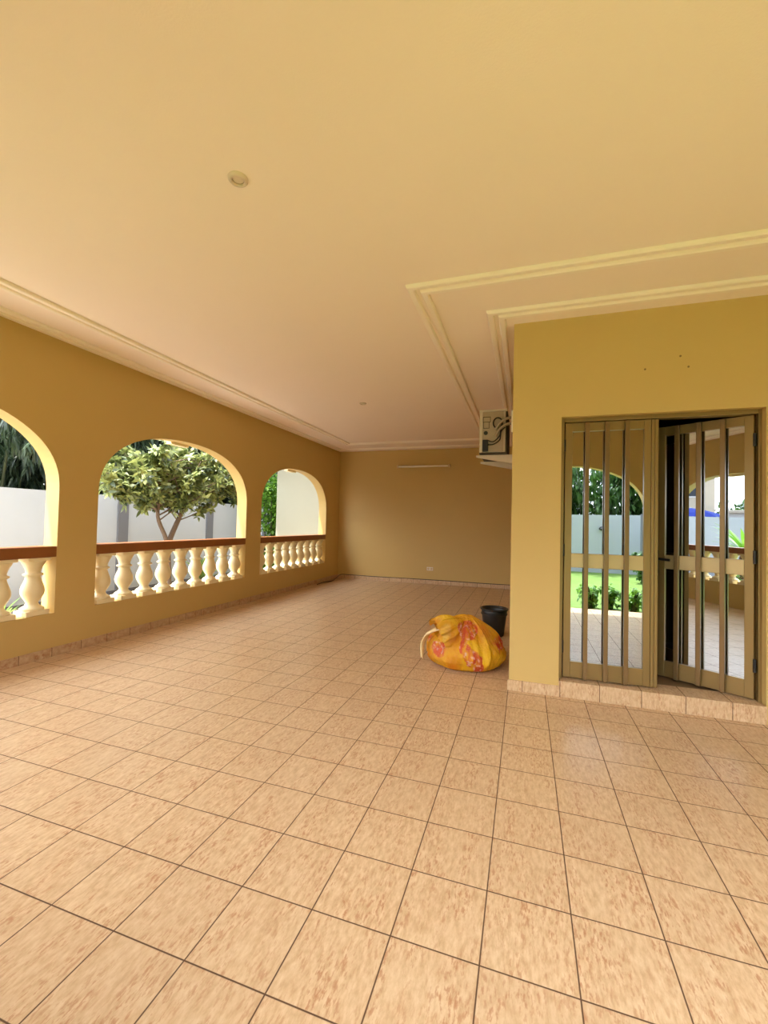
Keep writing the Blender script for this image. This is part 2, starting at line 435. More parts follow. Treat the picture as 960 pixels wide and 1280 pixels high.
def rail(name, label, dims, group):
    bm = bmesh.new(); box(bm, *dims, .008)
    return tag(obj(name, bm, M['rail']), label, 'handrail', group)
for i, (a, b) in enumerate(AL):
    rail('handrail', 'brown painted handrail across the ' + names[i], (XO - .015, XL + .004, a, b, RB, RT), 'brown handrails')
rail('handrail', 'brown painted handrail mirrored in the open right door leaf', (AR[0][0], AR[0][1], YRO - .015, YR + .004, RB, RT), 'brown handrails')

# ------------------------------------------------------------------ barred double door
YF = 4.03
HXL, HXR = .317, 1.679
LW = .7105
ZB, ZT = .145, 2.315
bm = bmesh.new()
box(bm, OX0, HXL - .004, YF - .04, YF + .04, .132, OZ, .003); box(bm, HXR + .004, OX1, YF - .04, YF + .04, .132, OZ, .003)
box(bm, HXL - .004, HXR + .004, YF - .04, YF + .04, ZT + .004, OZ, .003)
tag(obj('door_frame', bm, M['alu']), 'bronze aluminium frame lining the doorway', 'door frame', kind='structure')

def door_leaf(name, label, hx, sgn, ang, handle):
    """leaf runs from the hinge in local +u*sgn ; local y negative = outside"""
    root = thing(name, label, 'door', (hx, YF, 0), ang, kind='structure')
    def bx(bm, u0, u1, y0, y1, z0, z1, bev=.003):
        a, b = sorted((u0 * sgn, u1 * sgn)); box(bm, a, b, y0, y1, z0, z1, bev)
    bm = bmesh.new(); bx(bm, .004, .062, -.022, .022, ZB, ZT); obj('hinge_stile', bm, M['alu'], root)
    bm = bmesh.new(); bx(bm, LW - .106, LW - .056, -.022, .022, ZB, ZT); bx(bm, LW - .054, LW - .030, -.026, .022, ZB, ZT); bx(bm, LW - .028, LW - .003, -.024, .022, ZB, ZT)
    obj('meeting_stile', bm, M['alu'], root)
    i0, i1 = .062, LW - .106
    bm = bmesh.new(); bx(bm, i0, i1, -.022, .022, ZT - .075, ZT); obj('top_rail', bm, M['alu'], root)
    bm = bmesh.new(); bx(bm, i0, i1, -.022, .022, ZB, ZB + .135); obj('bottom_rail', bm, M['alu'], root)
    bm = bmesh.new(); bx(bm, i0, i1, -.024, .024, 1.075, 1.195, .005); obj('middle_rail', bm, M['alu_sheen'], root)
    for z0, z1 in ((ZB + .130, 1.08), (1.19, ZT - .070)):
        bm = bmesh.new(); bx(bm, i0 - .006, i1 + .006, -.003, .003, z0, z1, 0)
        tag(obj('glass_pane', bm, M['glass'], root), 'mirror-like glass pane')
    for f in ((.245, .46, .67) if sgn > 0 else (.27, .495, .715)):
        uc = f * LW
        bm = bmesh.new(); bx(bm, uc - .017, uc + .017, -.062, -.030, ZB - .008 if 0 else ZB + .004, ZT - .006, .004)
        for zz in (ZB + .05, 1.135, ZT - .04): bx(bm, uc - .010, uc + .010, -.031, -.021, zz - .02, zz + .02, 0)
        tag(obj('security_bar', bm, M['alu_dark'], root), 'vertical security bar')
    for zz in (.40, 1.22, 2.12):
        bm = bmesh.new(); tube(bm, [(-.002 * sgn, -.028, zz - .05), (-.002 * sgn, -.028, zz + .05)], .011, 10); obj('hinge', bm, M['black'], root)
    if handle:
        bm = bmesh.new(); uc = LW - .045
        bx(bm, uc - .016, uc + .016, -.034, -.024, 1.03, 1.23, .004)
        tube(bm, [(uc * sgn, -.03, 1.16), (uc * sgn, -.075, 1.16), ((uc - .03) * sgn, -.085, 1.16), ((uc - .12) * sgn, -.085, 1.155)], .011, 10)
        tag(obj('handle', bm, M['black'], root), 'black lever handle')
    return root
door_leaf('door_1', 'closed left leaf of the bronze barred glass door', HXL, 1, 0, False)
DOOR2_ANG = R(-33)
door_leaf('door_2', 'right leaf of the bronze barred glass door, standing ajar inward', HXR, -1, DOOR2_ANG, True)

# dark hall behind the door
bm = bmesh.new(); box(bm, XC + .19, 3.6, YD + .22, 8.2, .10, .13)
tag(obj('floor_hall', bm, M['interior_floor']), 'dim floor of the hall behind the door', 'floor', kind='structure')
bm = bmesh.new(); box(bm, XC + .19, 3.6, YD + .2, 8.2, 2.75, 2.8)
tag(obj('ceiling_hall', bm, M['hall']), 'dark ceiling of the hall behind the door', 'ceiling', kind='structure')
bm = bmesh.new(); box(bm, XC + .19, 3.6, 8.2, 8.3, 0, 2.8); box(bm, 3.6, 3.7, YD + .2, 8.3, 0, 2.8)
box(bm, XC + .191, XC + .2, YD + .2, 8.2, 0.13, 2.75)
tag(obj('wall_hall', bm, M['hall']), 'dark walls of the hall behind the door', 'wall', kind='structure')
# inner wooden door in the hall
r = thing('door_3', 'dark brown panelled inner door in the unlit hall', 'door', (1.0, 6.4, .13), R(12), kind='structure')
bm = bmesh.new(); box(bm, -.45, .45, -.02, .02, 0, 2.1, .004); obj('door_slab', bm, M['wood'], r)
for (x0, x1) in ((-.36, -.05), (.05, .36)):
    for (z0, z1) in ((.15, .9), (1.1, 1.95)):
        bm = bmesh.new(); box(bm, x0, x1, -.032, -.018, z0, z1, .008); obj('panel', bm, M['wood'], r)

# small marks left in the plaster above the door
for (x, z, lab) in ((.905, 2.706, 'lowest left of three small wall plugs above the door'), (1.205, 2.70, 'rightmost of three small wall plugs above the door'), (1.150, 2.79, 'topmost of three small wall plugs above the door')):
    bm = bmesh.new(); lathe(bm, [(.008, 0), (.008, .004), (.004, .005), (.003, .002)], 10)
    o = obj('wall_plug', bm, M['plug']); o.location = (x, YD + .001, z); o.rotation_euler = (R(90), 0, 0)
    tag(o, lab, 'wall plug', 'wall plugs above the door')

# ------------------------------------------------------------------ ceiling roses
def ceiling_ring(x, y, r_, label):
    root = thing('ceiling_light', label, 'ceiling light', (x, y, ZC), group='recessed ceiling lights')
    bm = bmesh.new()
    lathe(bm, [(r_ * .62, 0), (r_ * .60, -.012), (r_ * .66, -.018), (r_ * .85, -.015), (r_ * .97, -.008), (r_, 0)], 36, cap=False)
    obj('ring', bm, M['ring'], root, True)
    bm = bmesh.new(); lathe(bm, [(r_ * .61, -.004), (r_ * .45, -.007), (r_ * .2, -.009), (r_ * .02, -.0095)], 30)
    obj('lens', bm, M['ring'], root, True)
ceiling_ring(-1.45, 1.85, .052, 'round cream recessed light in the open ceiling nearest the camera')
ceiling_ring(-2.33, 5.98, .052, 'small round recessed light far down the ceiling')

# ------------------------------------------------------------------ fluorescent batten
r = thing('batten_light', 'unlit fluorescent batten high on the back wall', 'wall light', (-2.33, YB + .002, 2.79))
bm = bmesh.new(); box(bm, -.62, .62, -.045, 0, -.022, .03, .006); obj('body', bm, M['lamp_metal'], r)
bm = bmesh.new(); tube(bm, [(-.60, -.072, -.004), (.60, -.072, -.004)], .022, 14); obj('tube', bm, M['tube'], r, True)
for s in (-1, 1):
    bm = bmesh.new(); box(bm, s * .625 - .022, s * .625 + .022, -.085, 0, -.034, .034, .006); obj('end_cap', bm, M['lamp_metal'], r)

# socket
r = thing('wall_socket', 'double cream power socket low on the back wall', 'socket', (-2.125, YB, .355))
bm = bmesh.new(); box(bm, -.075, .075, -.009, 0, -.04, .04, .004); obj('plate', bm, M['plastic_white'], r)
for s in (-1, 1):
    bm = bmesh.new(); lathe(bm, [(.028, 0), (.028, .006), (.023, .007), (.021, .001), (.004, .0012)], 20)
    o = obj('outlet', bm, M['lamp_metal'], r); o.location = (s * .036, -.008, 0); o.rotation_euler = (R(90), 0, 0)

# black cable on top of the skirting
pts = [(-4.40, 8.75, .008), (-4.43, 9.1, .008), (-4.35, 9.42, .008), (-4.44, 9.78, .008), (-4.47, 9.99, .03), (-4.40, YB - .02, .093)]
x = -4.2
while x < -.2:
    pts.append((x, YB - .008 - .004 * math.sin(x * 5), .094 + .003 * math.sin(x * 2.3))); x += .3
bm = bmesh.new(); tube(bm, spline(pts, 5), .0085, 7)
tag(obj('cable', bm, M['black'], None, True), 'black cable lying along the top of the back skirting', 'cable')

# ------------------------------------------------------------------ outdoor AC unit on brackets
AY0, AY1 = 5.30, 6.08
AZ = 2.275
ax0, ax1 = -.540, -.215
r = thing('air_conditioner', 'old white outdoor air conditioner with its side cover off', 'air conditioner', ((ax0 + ax1) / 2, (AY0 + AY1) / 2, AZ))
ox, oy = (ax0 + ax1) / 2, (AY0 + AY1) / 2
def lb(bm, x0, x1, y0, y1, z0, z1, bev=0): box(bm, x0 - ox, x1 - ox, y0 - oy, y1 - oy, z0, z1, bev)
bm = bmesh.new(); lb(bm, ax0, ax1 - .02, AY0 + .012, AY1, .012, .52, .006); obj('casing', bm, M['ac'], r)
bm = bmesh.new(); lb(bm, ax0 - .006, ax1, AY0 - .004, AY1 + .004, .515, .537, .006); obj('top_cover', bm, M['ac'], r)
bm = bmesh.new(); lb(bm, ax0, ax1, AY0, AY1, 0, .02, .003); obj('base_pan', bm, M['coil'], r)
bm = bmesh.new(); lb(bm, ax1 - .022, ax1, AY0 + .03, AY1 - .01, .02, .515, 0); obj('condenser_coil', bm, M['coil'], r)
bm = bmesh.new(); lb(bm, ax0, ax0 + .038, AY0 - .004, AY0 + .015, .02, .515, .004); obj('corner_post', bm, M['ac'], r)
bm = bmesh.new(); lb(bm, ax0 + .038, ax1 - .045, AY0 + .002, AY0 + .014, .03, .51, 0)
obj('side_plate', bm, M['ac_inner'], r)
bm = bmesh.new(); lb(bm, ax0 + .040, ax0 + .105, AY0 - .03, AY0 + .004, .03, .17, .004); tag(obj('terminal_block', bm, M['black'], r), 'black terminal block')
bm = bmesh.new(); tube(bm, [(ax0 + .075 - ox, AY0 - .006 - oy, .255), (ax0 + .075 - ox, AY0 + .004 - oy, .255)], .024, 16); obj('cable_grommet', bm, M['black'], r)
bm = bmesh.new()
for (x0, x1, z0, z1) in ((.04, .13, .445, .452), (.04, .13, .385, .391), (.04, .046, .385, .45), (.124, .13, .385, .45), (.044, .05, .31, .385), (.11, .116, .31, .385), (.044, .116, .31, .316)):
    lb(bm, ax0 + x0, ax0 + x1, AY0 - .002, AY0 + .003, z0, z1)
obj('label_plate', bm, M['coil'], r)
bm = bmesh.new()
cx, cz = ax0 + .215 - ox, .365
tube(bm, [(cx + .052 * math.cos(a_ * PI / 12), AY0 - .03 - oy, cz + .062 * math.sin(a_ * PI / 12)) for a_ in range(25)], .008, 8, False)
obj('cable_loop', bm, M['black_matte'], r, True)
bm = bmesh.new(); tube(bm, [(cx, AY0 - .012 - oy, cz), (cx, AY0 + .004 - oy, cz)], .046, 20); obj('valve_cover', bm, M['copper'], r)
for q, (zs, ze) in enumerate(((.16, .30), (.11, .26))):
    bm = bmesh.new()
    tube(bm, spline([(ax0 + .10 - ox, AY0 - .02 - oy, zs), (ax0 + .17 - ox, AY0 - .04 - oy, zs - .02 + .02 * q), (ax0 + .24 - ox, AY0 - .04 - oy, zs + .05), (ax0 + .255 - ox, AY0 - .03 - oy, ze), (ax0 + .30 - ox, AY0 - .02 - oy, ze + .05)], 6), .007, 8)
    obj('wire', bm, M['black_matte'], r, True)
for q, z in enumerate((.40, .33)):
    bm = bmesh.new(); tube(bm, spline([(ax0 + .19 - ox, AY0 - .03 - oy, z - .12), (ax0 + .25 - ox, AY0 - .045 - oy, z - .03), (ax1 - ox + .02, AY0 - .03 - oy, z + .02), (XC - ox - .012, AY0 + .03 - oy, z + .03 - .02 * q)], 6), .016, 10)
    obj('pipe', bm, M['copper'], r, True)
for i, (y, lab) in enumerate(((AY0 + .10, 'near white steel bracket under the air conditioner'), (AY1 - .12, 'far white steel bracket under the air conditioner'))):
    bm = bmesh.new()
    xs = [(-.585, -.022), (-.585, 0), (XC, 0), (XC, -.115), (XC - .03, -.112)]
    y0, y1 = y - .022, y + .022
    A = [bm.verts.new((x_, y0, AZ + z_)) for x_, z_ in xs]; B = [bm.verts.new((x_, y1, AZ + z_)) for x_, z_ in xs]
    bm.faces.new(A); bm.faces.new(B[::-1])
    for k in range(len(xs)): bm.faces.new((A[k], A[(k + 1) % 5], B[(k + 1) % 5], B[k]))
    tag(obj('wall_bracket', bm, M['bracket']), lab, 'bracket', 'air conditioner brackets')
bm = bmesh.new(); box(bm, XC - .016, XC + .002, 4.02, 4.09, 2.26, 2.46, .003)
tag(obj('junction_box', bm, M['plastic_white']), 'narrow white junction box on the wall corner beside the air conditioner', 'junction box')

# ------------------------------------------------------------------ bucket
r = thing('bucket', 'black plastic bucket behind the yellow bag', 'bucket', (-.365, 5.80, 0))
bm = bmesh.new(); lathe(bm, [(.118, 0), (.124, .004), (.160, .30), (.160, .335), (.154, .335), (.150, .30), (.115, .012), (.01, .012)], 36); obj('body', bm, M['black'], r, True)
bm = bmesh.new(); lathe(bm, [(.162, .328), (.176, .330), (.178, .345), (.168, .350), (.156, .344), (.158, .330)], 36, cap=False); obj('rim', bm, M['black'], r, True)
bm = bmesh.new(); lathe(bm, [(.155, .268), (.167, .270), (.168, .282), (.158, .284)], 36, cap=False); obj('band', bm, M['black'], r, True)

# ------------------------------------------------------------------ yellow bag
BX, BY = -.555, 4.50
r = thing('rubbish_bag', 'bulging yellow printed plastic bag slumped against the wall corner', 'bag', (BX, BY, 0))
def bag_surface():
    nv, nu = 64, 160; V = []; F = []
    apex = Vector((.02, -.10, .47))
    prof = [(0, .0, .20), (.06, .004, .29), (.13, .035, .36), (.22, .10, .405), (.32, .16, .415), (.45, .24, .385), (.60, .335, .315), (.74, .415, .225), (.87, .475, .13), (.95, .505, .07), (1, .515, .03)]
    def P(v):
        for (v0, z0, r0), (v1, z1, r1) in zip(prof, prof[1:]):
            if v <= v1:
                t_ = (v - v0) / (v1 - v0); t_ = t_ * t_ * (3 - 2 * t_) * .35 + t_ * .65
                return z0 + (z1 - z0) * t_, r0 + (r1 - r0) * t_
        return prof[-1][1:]
    for i in range(nv + 1):
        v = i / nv; z, rr = P(v)
        for j in range(nu):
            a_ = 2 * PI * j / nu
            # pleats running up to the gather
            amp = .03 + .22 * max(0, v - .18)
            ph = a_ + .35 * math.sin(2 * a_ + 1) + .5 * (v - .5) * math.sin(3 * a_)
            pl = 1 - abs(math.sin(5.5 * ph + 1.3)) ; pl2 = 1 - abs(math.sin(11 * ph + .4 + 2 * noise.noise((math.cos(a_) * 1.5, math.sin(a_) * 1.5, 3))))
            rad = rr * (1 - amp * pl - .6 * amp * pl2)
            d = noise.noise((math.cos(a_) * 1.7, math.sin(a_) * 1.7, z * 6)) * .03 + noise.noise((math.cos(a_) * 5, math.sin(a_) * 5, z * 12)) * .016 - abs(noise.noise((math.cos(a_) * 9 + 4, math.sin(a_) * 9, z * 9))) * .022
            rad += d * min(1, v * 5)
            sx = apex.x * v ** 2.0; sy = apex.y * v ** 2.0
            zz = z
            # left shoulder higher, right slopes gently to the wall
            zz += .03 * math.cos(a_ - PI) * math.sin(PI * v) * (v > .2) * min(1, (v - .2) * 4) if v > .2 else 0
            V.append((sx + rad * math.cos(a_), sy + rad * .93 * math.sin(a_), max(0, zz)))
    for i in range(nv):
        for j in range(nu):
            F.append((i * nu + j, i * nu + (j + 1) % nu, (i + 1) * nu + (j + 1) % nu, (i + 1) * nu + j))
    F.append(tuple(reversed(range(nu)))); F.append(tuple(nv * nu + j for j in range(nu)))
    return V, F
V, F = bag_surface()
V = [(min(x_, XC - .006 - BX), y_, z_) for x_, y_, z_ in V]
raw('bag_body', V, F, M['bag'], r, True)
def ruffle(name, c, axis, rad, length, turns, mat, seed):
    """crumpled gathered mouth: a cone of pleated film"""
    rnd = random.Random(seed); nu, nv = 96, 14
    ax = Vector(axis).normalized(); u = ax.orthogonal().normalized(); w_ = ax.cross(u)
    V, F = [], []
    for i in range(nv + 1):
        t_ = i / nv
        for j in range(nu):
            a_ = 2 * PI * j / nu
            f = 1 - abs(math.sin(turns * a_ + seed)) + .6 * noise.noise((math.cos(a_) * 2.5, math.sin(a_) * 2.5, t_ * 2 + seed))
            rr = rad * (.22 + .78 * math.sin(PI * min(1, t_ * .72)) ) * (.78 + .34 * f * (.3 + t_))
            ll = length * t_ * (1 + .22 * noise.noise((math.cos(a_) * 2, math.sin(a_) * 2, seed * 3.1)))
            p = Vector(c) + ax * ll + (u * math.cos(a_) + w_ * math.sin(a_)) * rr
            V.append(p[:])
    for i in range(nv):
        for j in range(nu): F.append((i * nu + j, i * nu + (j + 1) % nu, (i + 1) * nu + (j + 1) % nu, (i + 1) * nu + j))
    return raw(name, V, F, mat, r, True)
ruffle('gathered_mouth', (-.02, -.19, .475), (-.80, -.45, -.42), .145, .27, 5, M['bag'], 2.0)
# pale flap hanging on the left
V, F = [], []
line = spline([(-.14, -.18, .42), (-.26, -.17, .375), (-.36, -.17, .315), (-.41, -.18, .23), (-.42, -.19, .15), (-.415, -.21, .08)], 6)
for i, p in enumerate(line):
    t_ = i / (len(line) - 1); wd = .055 * (1 - .45 * t_)
    for k in range(5):
        s = (k - 2) / 2
        V.append((p.x - .012 * math.cos(s * 2.6 + t_ * 4), p.y + s * wd, p.z + .012 * math.sin(3 * s + 6 * t_)))
for i in range(len(line) - 1):
    for k in range(4): F.append((i * 5 + k, i * 5 + k + 1, (i + 1) * 5 + k + 1, (i + 1) * 5 + k))
o = raw('bag_handle', V, F, M['bag_pale'], r, True); o['label'] = 'pale strip of bag film'
md = o.modifiers.new('Solidify', 'SOLIDIFY'); md.thickness = .008

# ------------------------------------------------------------------ outdoors: ground, boundary walls
GZ = -.10
bm = bmesh.new(); box(bm, -8.2, XO, -8.3, 16, GZ - .2, GZ)
tag(obj('ground_paving', bm, M['paving']), 'grey concrete strip outside the left arches', 'ground', kind='structure')
bm = bmesh.new(); box(bm, -7.9, -6.9, -8, 16, GZ - .02, GZ + .03)
tag(obj('flower_bed', bm, M['soil']), 'dark soil bed along the white boundary wall', 'flower bed', kind='structure')
bm = bmesh.new(); box(bm, XO, 16, -8.3, YRO, GZ - .2, GZ)
tag(obj('lawn', bm, M['lawn']), 'bright green lawn mirrored in the closed door leaf', 'lawn', kind='structure')
bm = bmesh.new(); box(bm, XE + .19, 16, YRO, 12, GZ - .2, GZ)
tag(obj('ground_side', bm, M['paving']), 'grey ground at the right end of the house, out of frame', 'ground', kind='structure')
bm = bmesh.new(); box(bm, -60, 60, -60, 60, GZ - .45, GZ - .21)
tag(obj('ground', bm, M['soil']), 'dark ground beyond the boundary walls', 'ground', kind='structure')
r = thing('wall_boundary', 'tall white garden wall with grey pilasters beyond the arches', 'garden wall', (-7.9, 0, GZ), kind='structure')
bm = bmesh.new(); box(bm, -.18, 0, -8.2, 16, 0, 1.95); obj('wall_panel', bm, M['white_wall'], r)
for k in range(-4, 4):
    yc = 6.78 + 2.575 * k
    bm = bmesh.new(); box(bm, -.02, .035, yc - .12, yc + .12, 0, 1.95, .004); tag(obj('pilaster', bm, M['grey_pilaster'], r), 'grey painted pilaster')
r = thing('wall_garden', 'white garden wall across the lawn, mirrored in the closed door leaf', 'garden wall', (0, -8, GZ), kind='structure')
bm = bmesh.new(); box(bm, -8.1, 16, -.18, 0, 0, 1.95); obj('wall_panel', bm, M['white_wall'], r)
for x in (-6.5, -3.9, 4.65, 7.2):
    bm = bmesh.new(); box(bm, x - .12, x + .12, -.02, .035, 0, 1.95, .004); tag(obj('pilaster', bm, M['grey_pilaster'], r), 'grey painted pilaster')
bm = bmesh.new(); box(bm, 15.9, 16.05, -8, 12, GZ, 1.9)
tag(obj('wall_side', bm, M['white_wall']), 'white garden wall at the far right, out of frame', 'garden wall', kind='structure')
# low stone kerb at the lawn edge
bm = bmesh.new(); box(bm, .15, .78, -.62, -.32, GZ, .02, .01)
tag(obj('stone_step', bm, M['slate']), 'dark stone step at the lawn edge mirrored in the closed door leaf', 'step')
# wall lamp on the garden wall
r = thing('wall_lamp', 'small dark lamp on the white garden wall mirrored in the door', 'wall lamp', (2.45, -8, 1.38))
bm = bmesh.new(); box(bm, -.05, .05, 0, .03, -.06, .06, .004); obj('back_plate', bm, M['black'], r)
bm = bmesh.new(); lathe(bm, [(.10, -.03), (.11, .0), (.06, .07), (.02, .08)], 16, 0, .09); obj('shade', bm, M['black'], r)
# metal gate standing at the right of the garden wall
r = thing('garden_gate', 'pale metal garden gate mirrored beside the white garden wall', 'gate', (3.45, -6.9, GZ), R(-42))
bm = bmesh.new(); box(bm, 0, 1.35, -.02, .02, .08, 1.78, .004); obj('gate_panel', bm, M['white_wall'], r)
bm = bmesh.new()
for (x0, x1, z0, z1) in ((.12, .16, .2, 1.6), (1.19, 1.23, .2, 1.6), (.12, 1.23, 1.56, 1.6), (.12, 1.23, .2, .24), (.3, .33, .36, 1.44), (1.02, 1.05, .36, 1.44), (.3, 1.05, 1.41, 1.44)):
    box(bm, x0, x1, .015, .03, z0, z1)
obj('gate_moulding', bm, M['grey_pilaster'], r)
bm = bmesh.new(); box(bm, -.1, 0, -.05, .05, 0, 1.95, .004); obj('gate_post', bm, M['grey_pilaster'], r)

# ------------------------------------------------------------------ plants
def add_leaf(V, F, p, d, up, L, W, bend=.25, seg=2):
    d = d.normalized(); s = d.cross(up)
    if s.length < 1e-4: s = d.orthogonal()
    s.normalize(); n_ = s.cross(d)
    b = len(V)
    V.append(p[:])
    for k in range(1, seg + 1):
        t_ = k / (seg + 1); w_ = W * math.sin(PI * (t_ ** .8)) * .5
        c = p + d * (L * t_) + n_ * (-bend * L * t_ * t_)
        V.append((c + s * w_ + n_ * w_ * .25)[:]); V.append((c - s * w_ + n_ * w_ * .25)[:])
    V.append((p + d * L - n_ * (bend * L))[:])
    F.append((b, b + 1, b + 2))
    for k in range(seg - 1):
        q = b + 1 + 2 * k; F.append((q, q + 2, q + 3, q + 1))
    q = b + 1 + 2 * (seg - 1); F.append((q, q + 2, q + 1))
def rv(rnd): 
    while True:
        v = Vector((rnd.uniform(-1, 1), rnd.uniform(-1, 1), rnd.uniform(-1, 1)))
        if .05 < v.length < 1: return v.normalized()

def branch_pts(rnd, a, b, wob=.06, n=5):
    a, b = Vector(a), Vector(b); out = []
    for i in range(n + 1):
        t_ = i / n; out.append(a.lerp(b, t_) + (rv(rnd) * wob * math.sin(PI * t_)))
    return spline(out, 3)

# --- the small tree framed by the middle arch
rnd = random.Random(11)
TX, TY = -6.4, 6.47
r = thing('garden_tree', 'small forked tree with pale green leaves framed by the middle arch', 'tree', (TX, TY, GZ))
def T(x, y, z): return Vector((x, y, z - GZ))
bm = bmesh.new(); limbs = []
def limb(pts, r0, r1):
    sp = spline(pts, 5); tube(bm, sp, [r0 + (r1 - r0) * i / (len(sp) - 1) for i in range(len(sp))], 9); limbs.append((pts, r1)); return sp
limb([T(.02, .02, GZ), T(.02, .01, .35), T(0, 0, .82)], .07, .058)
A = limb([T(0, 0, .80), T(.02, -.07, 1.05), T(0, -.25, 1.45), T(.02, -.21, 1.95), T(-.05, -.18, 2.4)], .044, .02)
B = limb([T(0, 0, .80), T(-.02, .09, 1.05), T(.02, .33, 1.6), T(-.03, .55, 2.1), T(.05, .68, 2.6)], .058, .026)
limb([T(0, -.25, 1.50), T(.05, -.42, 1.64), T(.02, -.62, 1.78), T(.05, -.95, 1.98)], .024, .010)
tips = []
ends = []
for k in range(58):
    # canopy: wide flat ellipsoid
    yy = rnd.uniform(-1.5, 2.1); mx = 1 - ((yy - .3) / 1.95) ** 2
    zz = 1.98 + rnd.uniform(-.10, 1.0) * max(.3, mx) ; xx = rnd.uniform(-.7, .7) * (.4 + .6 * max(0, mx))
    st = rnd.choice(A[8:] + B[8:]); e = T(xx, yy, zz)
    pts = branch_pts(rnd, st, e, .07, 3); tube(bm, pts, [.013 - .009 * i / len(pts) for i in range(len(pts))], 6)
    ends.append(pts)
for s_, e in (((0, -.62, 1.79), (.1, -.72, 1.62)), ((.02, -.21, 1.75), (.2, .05, 1.72)), ((0, -.5, 1.73), (.1, -.62, 1.98)), ((.02, -.7, 1.84), (.15, -1.05, 1.72)), ((.02, -.8, 1.88), (.2, -1.35, 1.86)), ((0, .6, 2.3), (.15, 1.25, 1.84)), ((0, .6, 2.3), (.1, 1.75, 1.90)), ((0, .62, 2.35), (.2, 2.0, 2.1)), ((.02, -.8, 1.9), (.25, -1.5, 2.1))):
    pts = branch_pts(rnd, T(*s_), T(*e), .02, 2); tube(bm, pts, .007, 6); ends.append(pts)
obj('trunk', bm, M['bark'], r, True)
V, F = [], []
for pts in ends:
    n_ = len(pts)
    for q in range(15):
        p = pts[rnd.randrange(int(n_ * .35), n_)] + rv(rnd) * .10
        # a whorl of leaves
        ax = (rv(rnd) + Vector((0, 0, .8))).normalized(); u = ax.orthogonal().normalized(); w_ = ax.cross(u)
        m = rnd.randrange(5, 8); o0 = rnd.random() * 6
        for k in range(m):
            a_ = o0 + 2 * PI * k / m
            d = u * math.cos(a_) + w_ * math.sin(a_) + ax * rnd.uniform(-.1, .5)
            add_leaf(V, F, p + d * .01, d, ax, rnd.uniform(.10, .17), rnd.uniform(.05, .075), rnd.uniform(.1, .4))
raw('foliage', V, F, M['leaf_tree'], r)

# --- dark bamboo-like clumps behind the boundary wall
def clump(name, label, cat, loc, rad, h, nculm, nleaf, mat, L, W, droop, seed, group=None, z0=.3, mat_stem='dark_bark', xmax=None, ymax=None):
    rnd = random.Random(seed)
    r = thing(name, label, cat, loc, group=group)
    bm = bmesh.new(); culms = []
    for k in range(nculm):
        a_ = rnd.random() * 2 * PI; q = rnd.random() ** .5 * rad * .45
        b = Vector((q * math.cos(a_), q * math.sin(a_), 0)); out = Vector((math.cos(a_), math.sin(a_), 0))
        hh = h * rnd.uniform(.75, 1.05); e = b + out * rad * rnd.uniform(.3, .8) + Vector((0, 0, hh))
        m = b.lerp(e, .55) + Vector((0, 0, hh * .08)) - out * rad * .15
        pts = spline([b, m, e], 6); culms.append(pts)
        tube(bm, pts, [.03 - .022 * i / len(pts) for i in range(len(pts))], 6)
    obj('stems', bm, M[mat_stem], r, True)
    V, F = [], []
    for k in range(nleaf):
        c = rnd.choice(culms); p = c[rnd.randrange(int(len(c) * z0), len(c))] + rv(rnd) * rad * .5 * rnd.random() ** .5
        if p.z < .05: p.z = .05 + rnd.random() * .2
        if xmax is not None and p.x + loc[0] > xmax and p.z < 2.8: p.x = xmax - loc[0] - rnd.random() * .3
        if ymax is not None and p.y + loc[1] > ymax: p.y = ymax - loc[1] - rnd.random() * .3
        m = rnd.randrange(4, 8); side = rv(rnd); side.z = 0; side.normalize()
        for q in range(m):
            d = side * rnd.uniform(.3, 1) + rv(rnd) * .5 + Vector((0, 0, -droop))
            add_leaf(V, F, p + rv(rnd) * .05, d, Vector((0, 0, 1)), L * rnd.uniform(.7, 1.2), W * rnd.uniform(.8, 1.2), .25)
    raw('foliage', V, F, M[mat], r)
    return r
labs = ['dark drooping bamboo over the wall in the nearest arch', 'dark bamboo behind the left side of the garden tree', 'dark bamboo behind the crown of the garden tree', 'dark bamboo behind the right side of the garden tree', 'dark bamboo at the far end of the boundary wall']
for k, (y, lab) in enumerate(zip((5.0, 7.4, 9.6, 12.0, 14.6), labs)):
    clump('bamboo_clump', lab, 'bamboo', (-9.3 - .2 * (k % 2), y, GZ - .2), 1.7, 4.8 + .3 * (k % 2), 18, 2100, 'leaf_bamboo', .30, .042, .9, 30 + k, 'bamboo clumps behind the boundary wall', .25, xmax=-8.5)
labs2 = ['dense dark tree backing the nearest arch', 'dense dark tree backing the middle arch', 'dense dark tree backing the far arch']
for k, (x, y, lab) in enumerate(((-11.6, 6.2, labs2[0]), (-11.8, 10.2, labs2[1]), (-11.2, 14.8, labs2[2]))):
    clump('dense_tree', lab, 'tree', (x, y, GZ - .2), 2.9, 6.2, 16, 1900, 'leaf_bamboo', .40, .13, .5, 50 + k, 'dense trees behind the bamboo', .1, xmax=-8.6)
